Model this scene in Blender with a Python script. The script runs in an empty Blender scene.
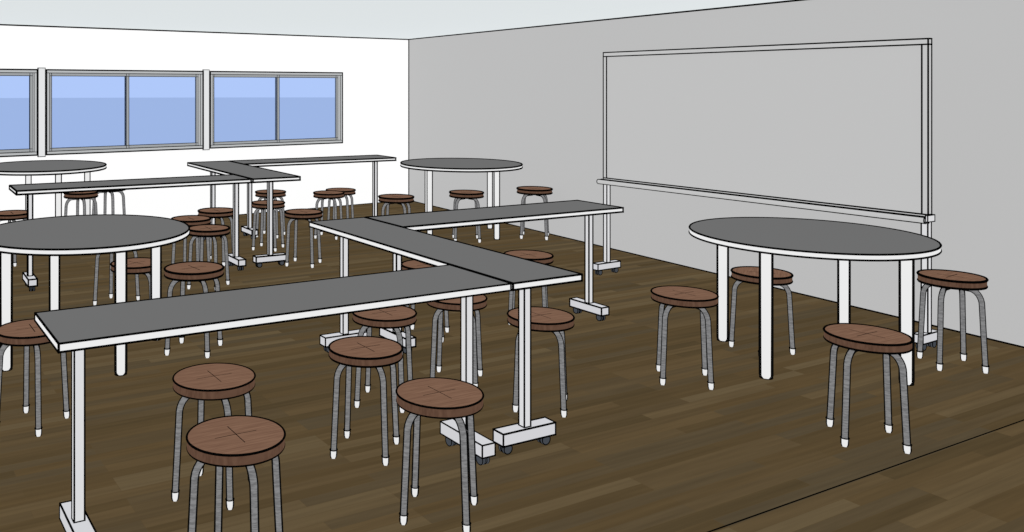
import bpy, math
from mathutils import Vector, Matrix

C = bpy.context.scene.collection
bpy.context.scene.view_settings.view_transform = 'Standard'
EM = 0.90  # emission strength that stands in for even light on all surfaces

# ---------------------------------------------------------------- materials
def lin(c):
    r = []
    for v in c:
        v = v / 255.0
        r.append(v / 12.92 if v <= 0.04045 else ((v + 0.055) / 1.055) ** 2.4)
    return (r[0], r[1], r[2], 1.0)

def new_mat(name):
    m = bpy.data.materials.new(name)
    m.use_nodes = True
    nt = m.node_tree
    for n in list(nt.nodes):
        nt.nodes.remove(n)
    return m, nt

def finish(nt, col_socket=None, col=None, em=EM, alb=0.13):
    """flat unshaded surface: even light put in as emission, small diffuse part"""
    out = nt.nodes.new('ShaderNodeOutputMaterial')
    add = nt.nodes.new('ShaderNodeAddShader')
    e = nt.nodes.new('ShaderNodeEmission')
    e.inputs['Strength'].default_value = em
    d = nt.nodes.new('ShaderNodeBsdfDiffuse')
    mul = nt.nodes.new('ShaderNodeMix')
    mul.data_type = 'RGBA'
    mul.blend_type = 'MULTIPLY'
    mul.inputs[0].default_value = 1.0
    mul.inputs[7].default_value = (alb, alb, alb, 1)
    if col_socket is not None:
        nt.links.new(col_socket, e.inputs['Color'])
        nt.links.new(col_socket, mul.inputs[6])
    else:
        e.inputs['Color'].default_value = col
        mul.inputs[6].default_value = col
    nt.links.new(mul.outputs[2], d.inputs['Color'])
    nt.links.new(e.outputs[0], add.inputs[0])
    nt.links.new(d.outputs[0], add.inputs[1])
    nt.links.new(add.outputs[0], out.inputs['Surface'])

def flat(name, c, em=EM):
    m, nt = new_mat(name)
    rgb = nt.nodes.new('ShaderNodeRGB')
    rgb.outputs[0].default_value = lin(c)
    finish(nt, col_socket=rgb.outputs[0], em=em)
    return m

def mixrgb(nt, fac, a, b):
    n = nt.nodes.new('ShaderNodeMix')
    n.data_type = 'RGBA'
    for sock, v in ((0, fac), (6, a), (7, b)):
        if isinstance(v, (int, float, tuple)):
            n.inputs[sock].default_value = v
        else:
            nt.links.new(v, n.inputs[sock])
    return n.outputs[2]

def rimmed(name, c, thresh, c2=None, scale=(120, 120, 12)):
    """round tube paint with a dark grazing edge (ink outline look)"""
    m, nt = new_mat(name)
    base = nt.nodes.new('ShaderNodeRGB')
    base.outputs[0].default_value = lin(c)
    sock = base.outputs[0]
    if c2:
        tc = nt.nodes.new('ShaderNodeTexCoord')
        mp = nt.nodes.new('ShaderNodeMapping')
        mp.inputs['Scale'].default_value = scale
        nz = nt.nodes.new('ShaderNodeTexNoise')
        nz.inputs['Scale'].default_value = 1.0
        nz.inputs['Detail'].default_value = 2
        rp = nt.nodes.new('ShaderNodeValToRGB')
        rp.color_ramp.elements[0].position = 0.38
        rp.color_ramp.elements[1].position = 0.62
        nt.links.new(tc.outputs['Object'], mp.inputs[0])
        nt.links.new(mp.outputs[0], nz.inputs['Vector'])
        nt.links.new(nz.outputs['Fac'], rp.inputs[0])
        sock = mixrgb(nt, rp.outputs[0], lin(c), lin(c2))
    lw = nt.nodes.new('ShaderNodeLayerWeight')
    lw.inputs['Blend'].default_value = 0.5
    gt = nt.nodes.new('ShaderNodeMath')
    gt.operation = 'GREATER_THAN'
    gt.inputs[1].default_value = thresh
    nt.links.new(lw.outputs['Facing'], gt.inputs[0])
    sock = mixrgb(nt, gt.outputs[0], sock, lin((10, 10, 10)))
    finish(nt, col_socket=sock)
    return m

def wood_floor():
    m, nt = new_mat('floor_planks')
    tc = nt.nodes.new('ShaderNodeTexCoord')
    br = nt.nodes.new('ShaderNodeTexBrick')
    br.inputs['Color1'].default_value = (0, 0, 0, 1)
    br.inputs['Color2'].default_value = (1, 1, 1, 1)
    br.inputs['Mortar'].default_value = (0.35, 0.35, 0.35, 1)
    br.inputs['Scale'].default_value = 1.0
    br.inputs['Mortar Size'].default_value = 0.001
    br.inputs['Brick Width'].default_value = 0.95
    br.inputs['Row Height'].default_value = 0.066
    br.offset = 0.37
    br.offset_frequency = 3
    nt.links.new(tc.outputs['Object'], br.inputs['Vector'])
    rp = nt.nodes.new('ShaderNodeValToRGB')
    el = rp.color_ramp.elements
    el[0].position = 0.0; el[0].color = lin((80, 67, 46))
    el[1].position = 1.0; el[1].color = lin((99, 85, 62))
    for p, c in ((0.3, (89, 73, 49)), (0.55, (83, 72, 54)), (0.8, (93, 77, 53))):
        e = el.new(p); e.color = lin(c)
    nt.links.new(br.outputs['Color'], rp.inputs[0])
    mp = nt.nodes.new('ShaderNodeMapping')
    mp.inputs['Scale'].default_value = (1.3, 26, 1)
    nz = nt.nodes.new('ShaderNodeTexNoise')
    nz.inputs['Scale'].default_value = 1.4
    nz.inputs['Detail'].default_value = 4
    nt.links.new(tc.outputs['Object'], mp.inputs[0])
    nt.links.new(mp.outputs[0], nz.inputs['Vector'])
    r2 = nt.nodes.new('ShaderNodeValToRGB')
    r2.color_ramp.elements[0].position = 0.3
    r2.color_ramp.elements[0].color = (0.88, 0.88, 0.88, 1)
    r2.color_ramp.elements[1].position = 0.72
    r2.color_ramp.elements[1].color = (1.11, 1.11, 1.10, 1)
    nt.links.new(nz.outputs['Fac'], r2.inputs[0])
    mu = nt.nodes.new('ShaderNodeMix')
    mu.data_type = 'RGBA'; mu.blend_type = 'MULTIPLY'
    mu.inputs[0].default_value = 1.0
    nt.links.new(rp.outputs[0], mu.inputs[6])
    nt.links.new(r2.outputs[0], mu.inputs[7])
    finish(nt, col_socket=mu.outputs[2])
    return m

def seat_wood(name, ca, cb):
    m, nt = new_mat(name)
    tc = nt.nodes.new('ShaderNodeTexCoord')
    mp = nt.nodes.new('ShaderNodeMapping')
    mp.inputs['Scale'].default_value = (6, 90, 20)
    mp.inputs['Rotation'].default_value = (0, 0, 0.5)
    nz = nt.nodes.new('ShaderNodeTexNoise')
    nz.inputs['Scale'].default_value = 1.3
    nz.inputs['Detail'].default_value = 4
    rp = nt.nodes.new('ShaderNodeValToRGB')
    rp.color_ramp.elements[0].position = 0.33
    rp.color_ramp.elements[0].color = lin(ca)
    rp.color_ramp.elements[1].position = 0.68
    rp.color_ramp.elements[1].color = lin(cb)
    nt.links.new(tc.outputs['Object'], mp.inputs[0])
    nt.links.new(mp.outputs[0], nz.inputs['Vector'])
    nt.links.new(nz.outputs['Fac'], rp.inputs[0])
    finish(nt, col_socket=rp.outputs[0])
    return m

INK, nt_ = new_mat('ink')
d_ = nt_.nodes.new('ShaderNodeBsdfDiffuse'); d_.inputs['Color'].default_value = (0.002, 0.002, 0.002, 1)
o_ = nt_.nodes.new('ShaderNodeOutputMaterial'); nt_.links.new(d_.outputs[0], o_.inputs['Surface'])

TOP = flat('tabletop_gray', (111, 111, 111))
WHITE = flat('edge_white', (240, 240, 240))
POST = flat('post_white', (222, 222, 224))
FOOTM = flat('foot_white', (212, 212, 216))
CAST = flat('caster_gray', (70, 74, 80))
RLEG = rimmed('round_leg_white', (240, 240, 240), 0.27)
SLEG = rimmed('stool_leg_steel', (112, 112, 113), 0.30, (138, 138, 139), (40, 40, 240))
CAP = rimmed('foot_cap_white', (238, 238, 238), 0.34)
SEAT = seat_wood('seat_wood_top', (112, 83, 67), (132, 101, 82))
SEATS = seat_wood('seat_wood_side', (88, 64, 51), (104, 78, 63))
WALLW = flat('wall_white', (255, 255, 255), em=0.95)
WALLG = flat('wall_shade_gray', (191, 191, 191))  # directional shading of the right wall, put into its base colour
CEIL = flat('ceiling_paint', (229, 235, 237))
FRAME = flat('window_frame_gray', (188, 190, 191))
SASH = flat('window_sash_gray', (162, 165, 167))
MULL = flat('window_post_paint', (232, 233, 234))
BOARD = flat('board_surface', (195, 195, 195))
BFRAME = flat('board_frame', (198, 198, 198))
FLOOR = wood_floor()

GLASS, gn = new_mat('window_glass')
tr = gn.nodes.new('ShaderNodeBsdfTransparent'); tr.inputs['Color'].default_value = lin((176, 201, 250))
go = gn.nodes.new('ShaderNodeOutputMaterial'); gn.links.new(tr.outputs[0], go.inputs['Surface'])

# ---------------------------------------------------------------- mesh builder
class MB:
    def __init__(self):
        self.v = []; self.f = []; self.m = []; self.s = []; self.mats = []
    def mi(self, mat):
        if mat not in self.mats: self.mats.append(mat)
        return self.mats.index(mat)
    def add(self, vs, fs, mat, smooth=False):
        o = len(self.v)
        self.v += [tuple(v) for v in vs]
        k = self.mi(mat) if not isinstance(mat, list) else None
        for i, f in enumerate(fs):
            self.f.append([o + a for a in f])
            self.m.append(k if k is not None else self.mi(mat[i]))
            self.s.append(smooth)
    def seg(self, a, b, r, n=6, mat=None):
        a = Vector(a); b = Vector(b); d = (b - a).normalized()
        a = a - d * r * 0.6; b = b + d * r * 0.6
        u = d.orthogonal().normalized(); w = d.cross(u)
        vs = []
        for p in (a, b):
            for i in range(n):
                t = 2 * math.pi * i / n
                vs.append(p + (u * math.cos(t) + w * math.sin(t)) * r)
        fs = [[i, (i + 1) % n, n + (i + 1) % n, n + i] for i in range(n)]
        fs += [list(range(n))[::-1], list(range(n, 2 * n))]
        self.add(vs, fs, mat or INK)
    def box(self, lo, hi, mat, lr=0, mats=None):
        x0, y0, z0 = lo; x1, y1, z1 = hi
        vs = [(x0,y0,z0),(x1,y0,z0),(x1,y1,z0),(x0,y1,z0),(x0,y0,z1),(x1,y0,z1),(x1,y1,z1),(x0,y1,z1)]
        fs = [[0,3,2,1],[4,5,6,7],[0,1,5,4],[1,2,6,5],[2,3,7,6],[3,0,4,7]]
        self.add(vs, fs, mats if mats else mat)
        if lr:
            for a, b in ((0,1),(1,2),(2,3),(3,0),(4,5),(5,6),(6,7),(7,4),(0,4),(1,5),(2,6),(3,7)):
                self.seg(vs[a], vs[b], lr)
    def tube(self, pts, rad, mat, n=12, caps=True):
        pts = [Vector(p) for p in pts]
        vs = []
        ref = None
        for i, p in enumerate(pts):
            d = (pts[min(i + 1, len(pts) - 1)] - pts[max(i - 1, 0)]).normalized()
            if ref is None: ref = d.orthogonal().normalized()
            u = (ref - d * ref.dot(d)).normalized(); ref = u
            w = d.cross(u)
            r = rad[i] if isinstance(rad, (list, tuple)) else rad
            for k in range(n):
                t = 2 * math.pi * k / n
                vs.append(p + (u * math.cos(t) + w * math.sin(t)) * r)
        fs = []
        for i in range(len(pts) - 1):
            for k in range(n):
                fs.append([i*n+k, i*n+(k+1)%n, (i+1)*n+(k+1)%n, (i+1)*n+k])
        self.add(vs, fs, mat, True)
        if caps:
            self.add(vs[:n], [list(range(n))[::-1]], mat)
            self.add(vs[-n:], [list(range(n))], mat)
    def torus(self, c, R, r, n=48, axis='z'):
        vs = []; fs = []
        for i in range(n):
            t = 2 * math.pi * i / n
            for k in range(6):
                q = 2 * math.pi * k / 6
                a, b, h = (R + r*math.cos(q))*math.cos(t), (R + r*math.cos(q))*math.sin(t), r*math.sin(q)
                if axis == 'z': vs.append((c[0]+a, c[1]+b, c[2]+h))
                elif axis == 'y': vs.append((c[0]+a, c[1]+h, c[2]+b))
                else: vs.append((c[0]+h, c[1]+a, c[2]+b))
        for i in range(n):
            for k in range(6):
                fs.append([i*6+k, ((i+1)%n)*6+k, ((i+1)%n)*6+(k+1)%6, i*6+(k+1)%6])
        self.add(vs, fs, INK)
    def disc(self, R, z0, z1, top, side, n=64):
        vs = [(R*math.cos(2*math.pi*i/n), R*math.sin(2*math.pi*i/n), z) for z in (z0, z1) for i in range(n)]
        self.add(vs, [[i,(i+1)%n,n+(i+1)%n,n+i] for i in range(n)], side, True)
        self.add(vs, [list(range(n, 2*n))], top)
        self.add(vs, [list(range(n))[::-1]], side)
    def mesh(self, name):
        me = bpy.data.meshes.new(name)
        me.from_pydata(self.v, [], self.f)
        for m in self.mats: me.materials.append(m)
        for i, p in enumerate(me.polygons):
            p.material_index = self.m[i]; p.use_smooth = self.s[i]
        me.update()
        return me

def obj(name, data, parent=None, loc=(0, 0, 0), rot=0.0):
    o = bpy.data.objects.new(name, data)
    o.location = loc; o.rotation_euler = (0, 0, rot)
    if parent: o.parent = parent
    C.objects.link(o)
    return o

def thing(name, loc, rot, label, cat, group=None):
    o = obj(name, None, None, loc, rot)
    o.empty_display_size = 0.1
    o['label'] = label; o['category'] = cat
    if group: o['group'] = group
    return o

# ---------------------------------------------------------------- room
CX, CY, CH = 7.02, 10.32, 2.306           # far corner of the room, ceiling height
bsl = 0.0687                               # back wall slope
rsl = 0.0773                               # side wall slope
def back_y(x): return CY + (x - CX) * bsl
def right_x(y): return CX + (y - CY) * rsl

def structure(name, me, label, loc=(0,0,0), rot=0):
    o = obj(name, me, None, loc, rot)
    o['kind'] = 'structure'
    o['label'] = label
    return o

# floor
b = MB()
xl = -3.0
poly = [(xl, -1.5, 0), (right_x(-1.5), -1.5, 0), (CX, CY, 0), (xl, back_y(xl), 0)]
b.add(poly + [(p[0], p[1], -0.05) for p in poly], [[0,1,2,3],[7,6,5,4],[0,4,5,1],[1,5,6,2],[2,6,7,3],[3,7,4,0]], FLOOR)
b.add([(xl, 2.117, 0.0008), (right_x(2.12), 2.117, 0.0008), (right_x(2.12), 2.125, 0.0008), (xl, 2.125, 0.0008)], [[0,1,2,3]], INK)
structure('floor', b.mesh('floor'), 'dark brown wood plank floor with a thin dark seam')
# ceiling
b = MB()
b.add([(p[0], p[1], CH + 0.05) for p in poly] + [(p[0], p[1], CH) for p in poly], [[0,1,2,3],[7,6,5,4],[0,4,5,1],[1,5,6,2],[2,6,7,3],[3,7,4,0]], CEIL)
structure('ceiling', b.mesh('ceiling'), 'plain pale gray-white ceiling')

# back wall in local coordinates: x along the wall (0 at corner, negative away), y outwards
ang = math.atan(bsl); ca = math.cos(ang)
def sx(x): return (x - CX) / ca
units = [(-0.12, 1.80), (1.90, 3.80), (3.90, 5.86)]
WZ0, WZ1 = 0.865, 1.812
b = MB()
T = 0.12
x_end = sx(xl)
b.box((x_end, 0, 0), (0.0, T, WZ0), WALLW)
b.box((x_end, 0, WZ1), (0.0, T, CH), WALLW)
edges = [x_end] + [sx(v) for u in units for v in u] + [0.0]
for i in range(0, len(edges), 2):
    b.box((edges[i], 0, WZ0), (edges[i+1], T, WZ1), WALLW)
b.seg((x_end, -0.004, CH - 0.006), (0, -0.004, CH - 0.006), 0.010)
b.seg((x_end, -0.002, 0.004), (0, -0.002, 0.004), 0.007)
b.seg((-0.004, -0.006, 0), (-0.004, -0.006, CH), 0.009)
structure('wall_back', b.mesh('wall_back'), 'plain white wall with a row of sliding windows', (CX, CY, 0), ang)

for i, u in enumerate(units):
    a, c = sx(u[0]), sx(u[1]); L = c - a
    b = MB(); fw = 0.035
    y0, y1 = -0.035, 0.06
    lw_ = 0.0036
    b.box((0, y0, 0), (L, y1, fw), FRAME, lw_)
    b.box((0, y0, WZ1-WZ0-fw), (L, y1, WZ1-WZ0), FRAME, lw_)
    b.box((0, y0, fw), (fw, y1, WZ1-WZ0-fw), FRAME, lw_)
    b.box((L-fw, y0, fw), (L, y1, WZ1-WZ0-fw), FRAME, lw_)
    for p_, q_ in (((0,y0,0),(L,y0,0)), ((0,y0,WZ1-WZ0),(L,y0,WZ1-WZ0)), ((0,y0,0),(0,y0,WZ1-WZ0)), ((L,y0,0),(L,y0,WZ1-WZ0))):
        b.seg(p_, q_, 0.0085)
    h0, h1 = fw, WZ1 - WZ0 - fw
    mid = L / 2
    for k, (p, q, yy) in enumerate(((fw, mid + 0.018, 0.0), (mid - 0.018, L - fw, 0.022))):
        s = 0.032
        b.box((p, yy, h0), (q, yy + 0.02, h0 + s), SASH, 0.0034)
        b.box((p, yy, h1 - s), (q, yy + 0.02, h1), SASH, 0.0034)
        b.box((p, yy, h0), (p + s, yy + 0.02, h1), SASH, 0.0034)
        b.box((q - s, yy, h0), (q, yy + 0.02, h1), SASH, 0.0034)
        b.add([(p+s, yy+0.01, h0+s), (q-s, yy+0.01, h0+s), (q-s, yy+0.01, h1-s), (p+s, yy+0.01, h1-s)], [[0,1,2,3]], GLASS)
    structure('window_%d' % (i + 1), b.mesh('window'), 'gray framed sliding window with two pale blue panes',
              (u[0], back_y(u[0]), WZ0), ang)
for i, (xa_, xb_) in enumerate(((1.80, 1.90), (3.80, 3.90))):
    b = MB()
    g = (xb_ - xa_) / ca
    b.box((0.012, -0.03, -0.02), (g - 0.012, -0.001, WZ1-WZ0+0.02), MULL, 0.004)
    structure('trim_%d' % (i + 1), b.mesh('trim'), 'pale upright post between two windows', (xa_, back_y(xa_), WZ0), ang)

# right wall
b = MB()
x0, x1 = right_x(-1.5), CX
vs = [(x0,-1.5,0),(CX,CY,0),(CX,CY,CH),(x0,-1.5,CH),(x0+T,-1.5,0),(CX+T,CY,0),(CX+T,CY,CH),(x0+T,-1.5,CH)]
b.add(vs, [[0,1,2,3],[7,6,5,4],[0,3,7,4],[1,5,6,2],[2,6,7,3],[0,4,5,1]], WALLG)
b.seg((x0-0.003, -1.5, CH-0.005), (CX-0.003, CY, CH-0.005), 0.009)
b.seg((x0-0.003, -1.5, 0.004), (CX-0.003, CY, 0.004), 0.007)
structure('wall_right', b.mesh('wall_right'), 'plain wall behind the mobile whiteboard, shaded gray in its colour')

# ---------------------------------------------------------------- casters and feet
def caster_mesh(lr):
    b = MB()
    n = 20; R = 0.024
    for yy0, yy1 in ((-0.018, -0.005), (0.005, 0.018)):
        vs = [(R*math.cos(2*math.pi*i/n), y, R + R*math.sin(2*math.pi*i/n)) for y in (yy0, yy1) for i in range(n)]
        b.add(vs, [[i,(i+1)%n,n+(i+1)%n,n+i] for i in range(n)], CAST, True)
        b.add(vs, [list(range(n, 2*n)), list(range(n))[::-1]], CAST)
        b.torus((0, yy0, R), R*0.95, lr*0.5, 20, 'y'); b.torus((0, yy1, R), R*0.95, lr*0.5, 20, 'y')
    b.tube([(0, -0.018, R), (0, 0.018, R)], 0.006, CAST)
    b.box((-0.014, -0.005, R), (0.014, 0.005, 0.050), CAST)
    return b.mesh('caster')

def t_leg(parent, x, y, rot, h, lr, length, post=0.036, postx=None, w=0.034):
    """post standing on a wheeled foot bar (bar runs along local x of the leg)"""
    px = postx or post
    b = MB()
    b.box((-px/2, -post/2, 0.100), (px/2, post/2, h), POST, lr*0.85)
    lg = obj('leg', b.mesh('leg'), parent, (x, y, 0), rot)
    b = MB()
    b.box((-length/2, -w, 0.046), (length/2, w, 0.100), FOOTM, lr*0.85)
    obj('foot', b.mesh('foot'), lg)
    cm = caster_mesh(lr)
    for s in (-1, 1):
        obj('caster', cm, lg, (s*(length/2 - 0.04), 0, 0))['label'] = 'dark gray twin-wheel caster'
    return lg

# ---------------------------------------------------------------- long tables
def long_table(cx, cy, rot, lr, label, group, L, W, ins, H):
    t = thing('long_table', (cx, cy, 0), rot, label, 'table', group)
    b = MB()
    b.box((-L/2, -W/2, H-0.028), (L/2, W/2, H), TOP, lr, mats=[WHITE, TOP, WHITE, WHITE, WHITE, WHITE])
    tp = obj('tabletop', b.mesh('tabletop'), t)
    tp['label'] = 'gray tabletop with white edges'
    for s, i_ in zip((-1, 1), ins):
        t_leg(t, s*(L/2-i_), 0, math.pi/2, H-0.028, lr, min(0.30, W-0.06))
    return t

def grp(ox, oy, rot, lrs, labs, group, ins, xa, xc, sc, wb_, H):
    """three tables in a zigzag: A along x, B crosswise (width wb_), C along x again"""
    L, w = 1.97*sc, 0.45*sc
    xa *= sc; xc *= sc; wb_ *= sc; ox *= sc; oy *= sc
    c, s = math.cos(rot), math.sin(rot)
    def W_(x, y): return ox + c*x - s*y, oy + s*x + c*y
    la = L - xa
    g = lrs[1]*2 + 0.002
    a = W_(xa + la/2 - g/2, w/2); long_table(a[0], a[1], rot, lrs[0], labs[0], group, la - g, w, ins[0], H)
    a = W_(L + wb_/2, L/2); long_table(a[0], a[1], rot + math.pi/2, lrs[1], labs[1], group, L, wb_, ins[1], H)
    a = W_(L + wb_ + xc/2 + g/2, L - w/2); long_table(a[0], a[1], rot, lrs[2], labs[2], group, xc - g, w, ins[2], H)
grp(0.615, 3.0, -0.008, (0.0042, 0.0052, 0.0066),
    ('long narrow gray table with white edges, surrounded by stools',
     'long narrow gray table set crosswise between two others',
     'long narrow gray table ending near the mobile whiteboard'), 'long tables in a zigzag row',
    ((0.11, 0.065), (0.15, 0.09), (0.10, 0.1)), 0.0, 1.90, 0.955, 0.408, 0.789)
grp(1.365, 7.556, -0.03, (0.0082, 0.0085, 0.009),
    ('long narrow gray table with white edges near the windows',
     'long narrow gray table set crosswise near the windows',
     'long narrow gray table running along the window wall'), 'long tables in a zigzag row near the windows',
    ((0.13, 0.06), (0.15, 0.15), (0.15, 0.15)), -0.16, 2.02, 0.93, 0.49, 0.811)

# ---------------------------------------------------------------- round tables
def round_table(cx, cy, lr, label, R=0.64, rl=0.48, rot=0.13, lrad=0.037, H=0.75):
    t = thing('round_table', (cx, cy, 0), rot, label, 'table', 'round gray tables')
    b = MB()
    b.disc(R, H-0.03, H, TOP, WHITE, 96)
    b.torus((0,0,H), R, lr, 96); b.torus((0,0,H-0.03), R, lr, 96)
    tp = obj('tabletop', b.mesh('tabletop'), t)
    tp['label'] = 'round gray tabletop with white edge'
    b = MB()
    b.tube([(0,0,0.0), (0,0,0.004), (0,0,0.02), (0,0,H-0.03)], [lrad-0.006, lrad-0.003, lrad, lrad], RLEG, 32)
    b.torus((0,0,lr*0.5), lrad-0.004, lr*0.5, 24)
    lm = b.mesh('leg')
    for dx, dy in ((-1,0),(1,0),(0,-1),(0,1)):
        obj('leg', lm, t, (dx*rl, dy*rl, 0))
round_table(5.00, 3.18, 0.0056, 'round gray table on white legs beside the mobile whiteboard', rot=0.165, rl=0.51)
round_table(1.245, 5.30, 0.006, 'round gray table on white legs between the long tables', rot=0.185, R=0.625)
round_table(5.95, 7.73, 0.009, 'round gray table on white legs near the right wall', R=0.66, lrad=0.034, H=0.775, rot=0.2, rl=0.5)
round_table(1.74, 9.28, 0.009, 'round gray table on white legs under the windows', lrad=0.034, H=0.80)

# ---------------------------------------------------------------- stools
SH, SR, ST = 0.46, 0.163, 0.036
def stool_meshes(lr):
    b = MB()
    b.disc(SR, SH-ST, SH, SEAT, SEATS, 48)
    b.torus((0,0,SH-0.001), SR, lr, 48); b.torus((0,0,SH-ST), SR*0.985, lr, 48)
    q = max(lr*0.4, 0.0012)
    for dx, dy in ((1,0),(0,1)):
        l = 0.075
        b.add([(-dx*l-dy*q, -dy*l-dx*q, SH+0.0008), (dx*l-dy*q, dy*l-dx*q, SH+0.0008),
               (dx*l+dy*q, dy*l+dx*q, SH+0.0008), (-dx*l+dy*q, -dy*l+dx*q, SH+0.0008)], [[0,1,2,3]], INK)
    seat = b.mesh('seat')
    b = MB()
    pts = [(0.03, 0, SH-ST-0.015), (0.085, 0, SH-ST-0.015)]
    for k in range(1, 9):
        a = math.pi/2 * k/8
        pts.append((0.085 + 0.062*math.sin(a), 0, SH-ST-0.015-0.075*(1-math.cos(a))))
    pts += [(0.154, 0, 0.2), (0.163, 0, 0.034)]
    b.tube(pts, 0.015, SLEG, 16)
    leg = b.mesh('leg')
    b = MB()
    b.tube([(0.163,0,0.036), (0.164,0,0.012), (0.1645,0,0.0)], [0.0165, 0.0165, 0.013], CAP, 16)
    b.torus((0.163,0,0.036), 0.0165, lr*0.5, 16)
    cap = b.mesh('foot_cap')
    return seat, leg, cap
templates = {k: stool_meshes(k) for k in (0.0040, 0.0052, 0.0068, 0.009)}

LAB = {
 'near': 'round brown wooden stool with gray tube legs beside the long table',
 'mid': 'round brown wooden stool with gray tube legs by the crosswise table',
 'rr': 'round brown wooden stool with gray tube legs around a round table',
 'board': 'round brown wooden stool with gray tube legs at the mobile whiteboard',
 'far': 'round brown wooden stool with gray tube legs near the window tables',
 'under': 'round brown wooden stool partly tucked under a round table',
}
# x, y, kind, size factor, turn, height factor
stools = [
 (1.13, 2.68, 'near', 1, 0, 1), (1.97, 2.69, 'near', 1, 0, 1), (1.28, 3.26, 'near', 1, 0, 1), (2.02, 3.31, 'near', 1, 0, 1),
 (2.42, 3.78, 'mid', 1, 0, 1), (1.857, 5.067, 'rr', 1.1, 0.1, 1.1), (2.95, 3.87, 'mid', 1, 0, 1), (3.09, 3.36, 'mid', 1, 0, 1),
 (4.07, 3.29, 'rr', 1.04, 0, 1.04), (4.13, 2.344, 'rr', 1.05, 0, 1.05), (4.945, 3.435, 'under', 1.02, 0.6, 1.04), (5.66, 2.735, 'board', 1.0, 0.1, 1.13),
 (6.50, 7.16, 'rr', 1.12, 0, 1.14), (5.74, 7.36, 'under', 1.08, 0.2, 1.1), (4.88, 7.40, 'rr', 1.08, 0, 1.1),
 (4.86, 8.5, 'far', 1, 0, 1), (2.97, 7.5, 'far', 1.04, 0, 1.04), (4.02, 8.57, 'far', 1, 0, 1.04), (3.64, 7.05, 'far', 1.04, 0, 1.04), (2.55, 6.62, 'far', 1.03, 0, 1.03),
 (2.60, 7.17, 'far', 1.03, 0, 1.03), (1.65, 5.60, 'under', 1.0, 0.4, 1), (0.76, 4.32, 'near', 1, 0, 1), (1.29, 8.35, 'far', 1, 0, 1), (0.72, 5.72, 'under', 1, 0.3, 1),
 (3.31, 4.66, 'mid', 1, 0, 1), (4.13, 4.61, 'mid', 1, 0, 1), (2.07, 9.0, 'under', 1.03, 0, 1.17), (2.48, 9.46, 'under', 1.1, 0, 1.17), (3.68, 7.90, 'far', 1, 0, 1),
 (4.54, 8.2, 'far', 1, 0, 1.04), (1.75, 6.45, 'rr', 1, 0, 1),
]
first = {}
for (x, y, kind, scl, rt, hz) in stools:
    Z = 0.4653*x + 0.8851*y
    key = 0.0040 if Z < 3.7 else 0.0052 if Z < 5.0 else 0.0068 if Z < 7 else 0.009
    if key not in first:
        t = thing('stool', (x, y, 0), rt, LAB[kind], 'stool', 'round wooden stools')
        se, le, ca_ = templates[key]
        s = obj('seat', se, t); s['label'] = 'brown wood-grain round seat'
        parts = [(s, [])]
        for k in range(4):
            l = obj('leg', le, t, (0,0,0), k*math.pi/2)
            c_ = obj('foot_cap', ca_, l); c_['label'] = 'white rubber foot cap'
            parts.append((l, [c_]))
        first[key] = (t, parts)
    else:
        t0, parts = first[key]
        t = t0.copy(); t.location = (x, y, 0); t['label'] = LAB[kind]
        t.rotation_euler = (0, 0, rt)
        C.objects.link(t)
        for p, subs in parts:
            pc = p.copy(); pc.parent = t; C.objects.link(pc)
            for sb in subs:
                sc = sb.copy(); sc.parent = pc; C.objects.link(sc)
    t.scale = (scl, scl, hz)

# ---------------------------------------------------------------- mobile whiteboard
ax, ay = 5.885, 2.965; bx, by = 5.785, 5.49
Lb = math.hypot(bx-ax, by-ay)
rotb = math.atan2(by-ay, bx-ax)       # local x runs along the board, local +y faces the room (-x)
wb = thing('mobile_whiteboard', ((ax+bx)/2, (ay+by)/2, 0), rotb,
           'large blank mobile whiteboard on wheeled stand with marker tray', 'whiteboard')
z0, z1 = 0.797, 1.919; lr = 0.0052; h = Lb/2; f = 0.035
b = MB(); b.box((-h+f, -0.008, z0+f), (h-f, 0.008, z1-f), BOARD)
obj('board_panel', b.mesh('board_panel'), wb)['label'] = 'blank light gray writing surface'
b = MB()
b.box((-h, -0.02, z1-f), (h, 0.02, z1), BFRAME, lr)
b.box((-h, -0.02, z0), (h, 0.02, z0+f), BFRAME, lr)
b.box((-h, -0.02, z0+f), (-h+f, 0.02, z1-f), BFRAME, lr)
b.box((h-f, -0.02, z0+f), (h, 0.02, z1-f), BFRAME, lr)
obj('frame', b.mesh('frame'), wb)
b = MB()
x_a, x_b = -h-0.003, h+0.02
prof = [(0.021, z0-0.014), (0.062, z0-0.014), (0.074, z0-0.008), (0.078, z0+0.004), (0.074, z0+0.016), (0.062, z0+0.020), (0.021, z0+0.020)]
n = len(prof)
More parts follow.
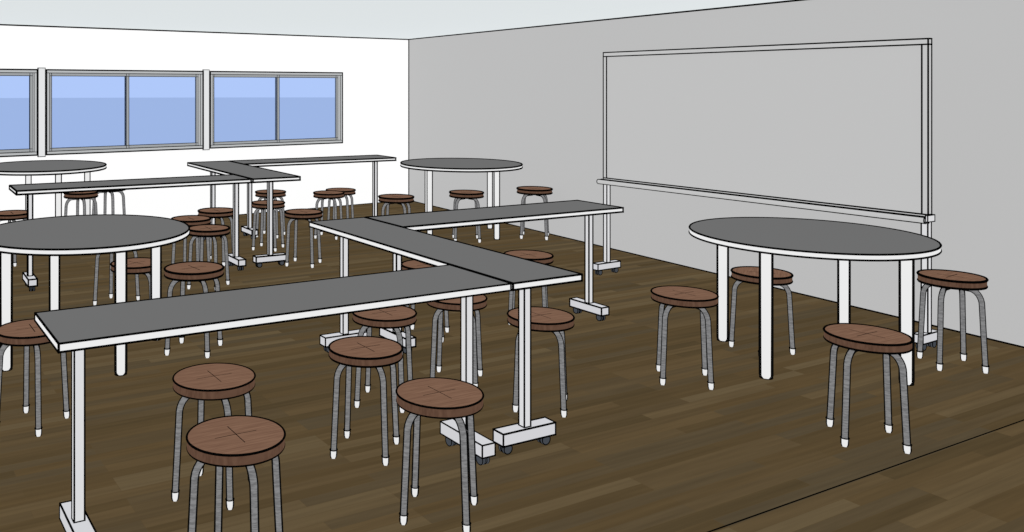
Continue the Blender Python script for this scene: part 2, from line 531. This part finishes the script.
vs = [(x_a, p[0], p[1]) for p in prof] + [(x_b, p[0], p[1]) for p in prof]
b.add(vs, [[i, (i+1) % n, n+(i+1) % n, n+i] for i in range(n)] + [list(range(n))[::-1], list(range(n, 2*n))], BFRAME)
for k in (0, 1, 5, 6):
    b.seg(vs[k], vs[n+k], lr)
for o_ in (0, n):
    for k in range(n):
        b.seg(vs[o_+k], vs[o_+(k+1) % n], lr*0.8)
obj('marker_tray', b.mesh('marker_tray'), wb)
b = MB(); b.box((-h-0.016, -0.024, z0-0.006), (-h-0.004, 0.060, z0+0.034), POST, lr*0.7)
obj('bracket', b.mesh('bracket'), wb)
for s in (-1, 1):
    t_leg(wb, s*(h-0.02), 0, math.pi/2, z0, 0.0052 if s < 0 else 0.0066, 0.28 if s > 0 else 0.2, post=0.036, postx=0.04, w=0.028)

# ---------------------------------------------------------------- world and camera
w = bpy.data.worlds.new('sky'); bpy.context.scene.world = w; w.use_nodes = True
nt = w.node_tree
for n in list(nt.nodes): nt.nodes.remove(n)
tc = nt.nodes.new('ShaderNodeTexCoord'); sp = nt.nodes.new('ShaderNodeSeparateXYZ')
gt = nt.nodes.new('ShaderNodeMath'); gt.operation = 'GREATER_THAN'; gt.inputs[1].default_value = -0.012
nt.links.new(tc.outputs['Generated'], sp.inputs[0]); nt.links.new(sp.outputs['Z'], gt.inputs[0])
mc = mixrgb(nt, gt.outputs[0], (0.78, 0.80, 0.82, 1), (1.0, 1.0, 1.0, 1))
bg = nt.nodes.new('ShaderNodeBackground'); ow = nt.nodes.new('ShaderNodeOutputWorld')
nt.links.new(mc, bg.inputs['Color']); nt.links.new(bg.outputs[0], ow.inputs['Surface'])

cam = bpy.data.cameras.new('camera')
cam.lens = 868 / 1024 * 36; cam.sensor_width = 36
cam.shift_x = (512 - 310) / 1024; cam.shift_y = -(266 - 87) / 1024
cam.clip_start = 0.05
co = bpy.data.objects.new('camera', cam)
co.location = (0, 0, 1.62); co.rotation_euler = (math.pi/2, 0, -0.484)
C.objects.link(co)
bpy.context.scene.camera = co
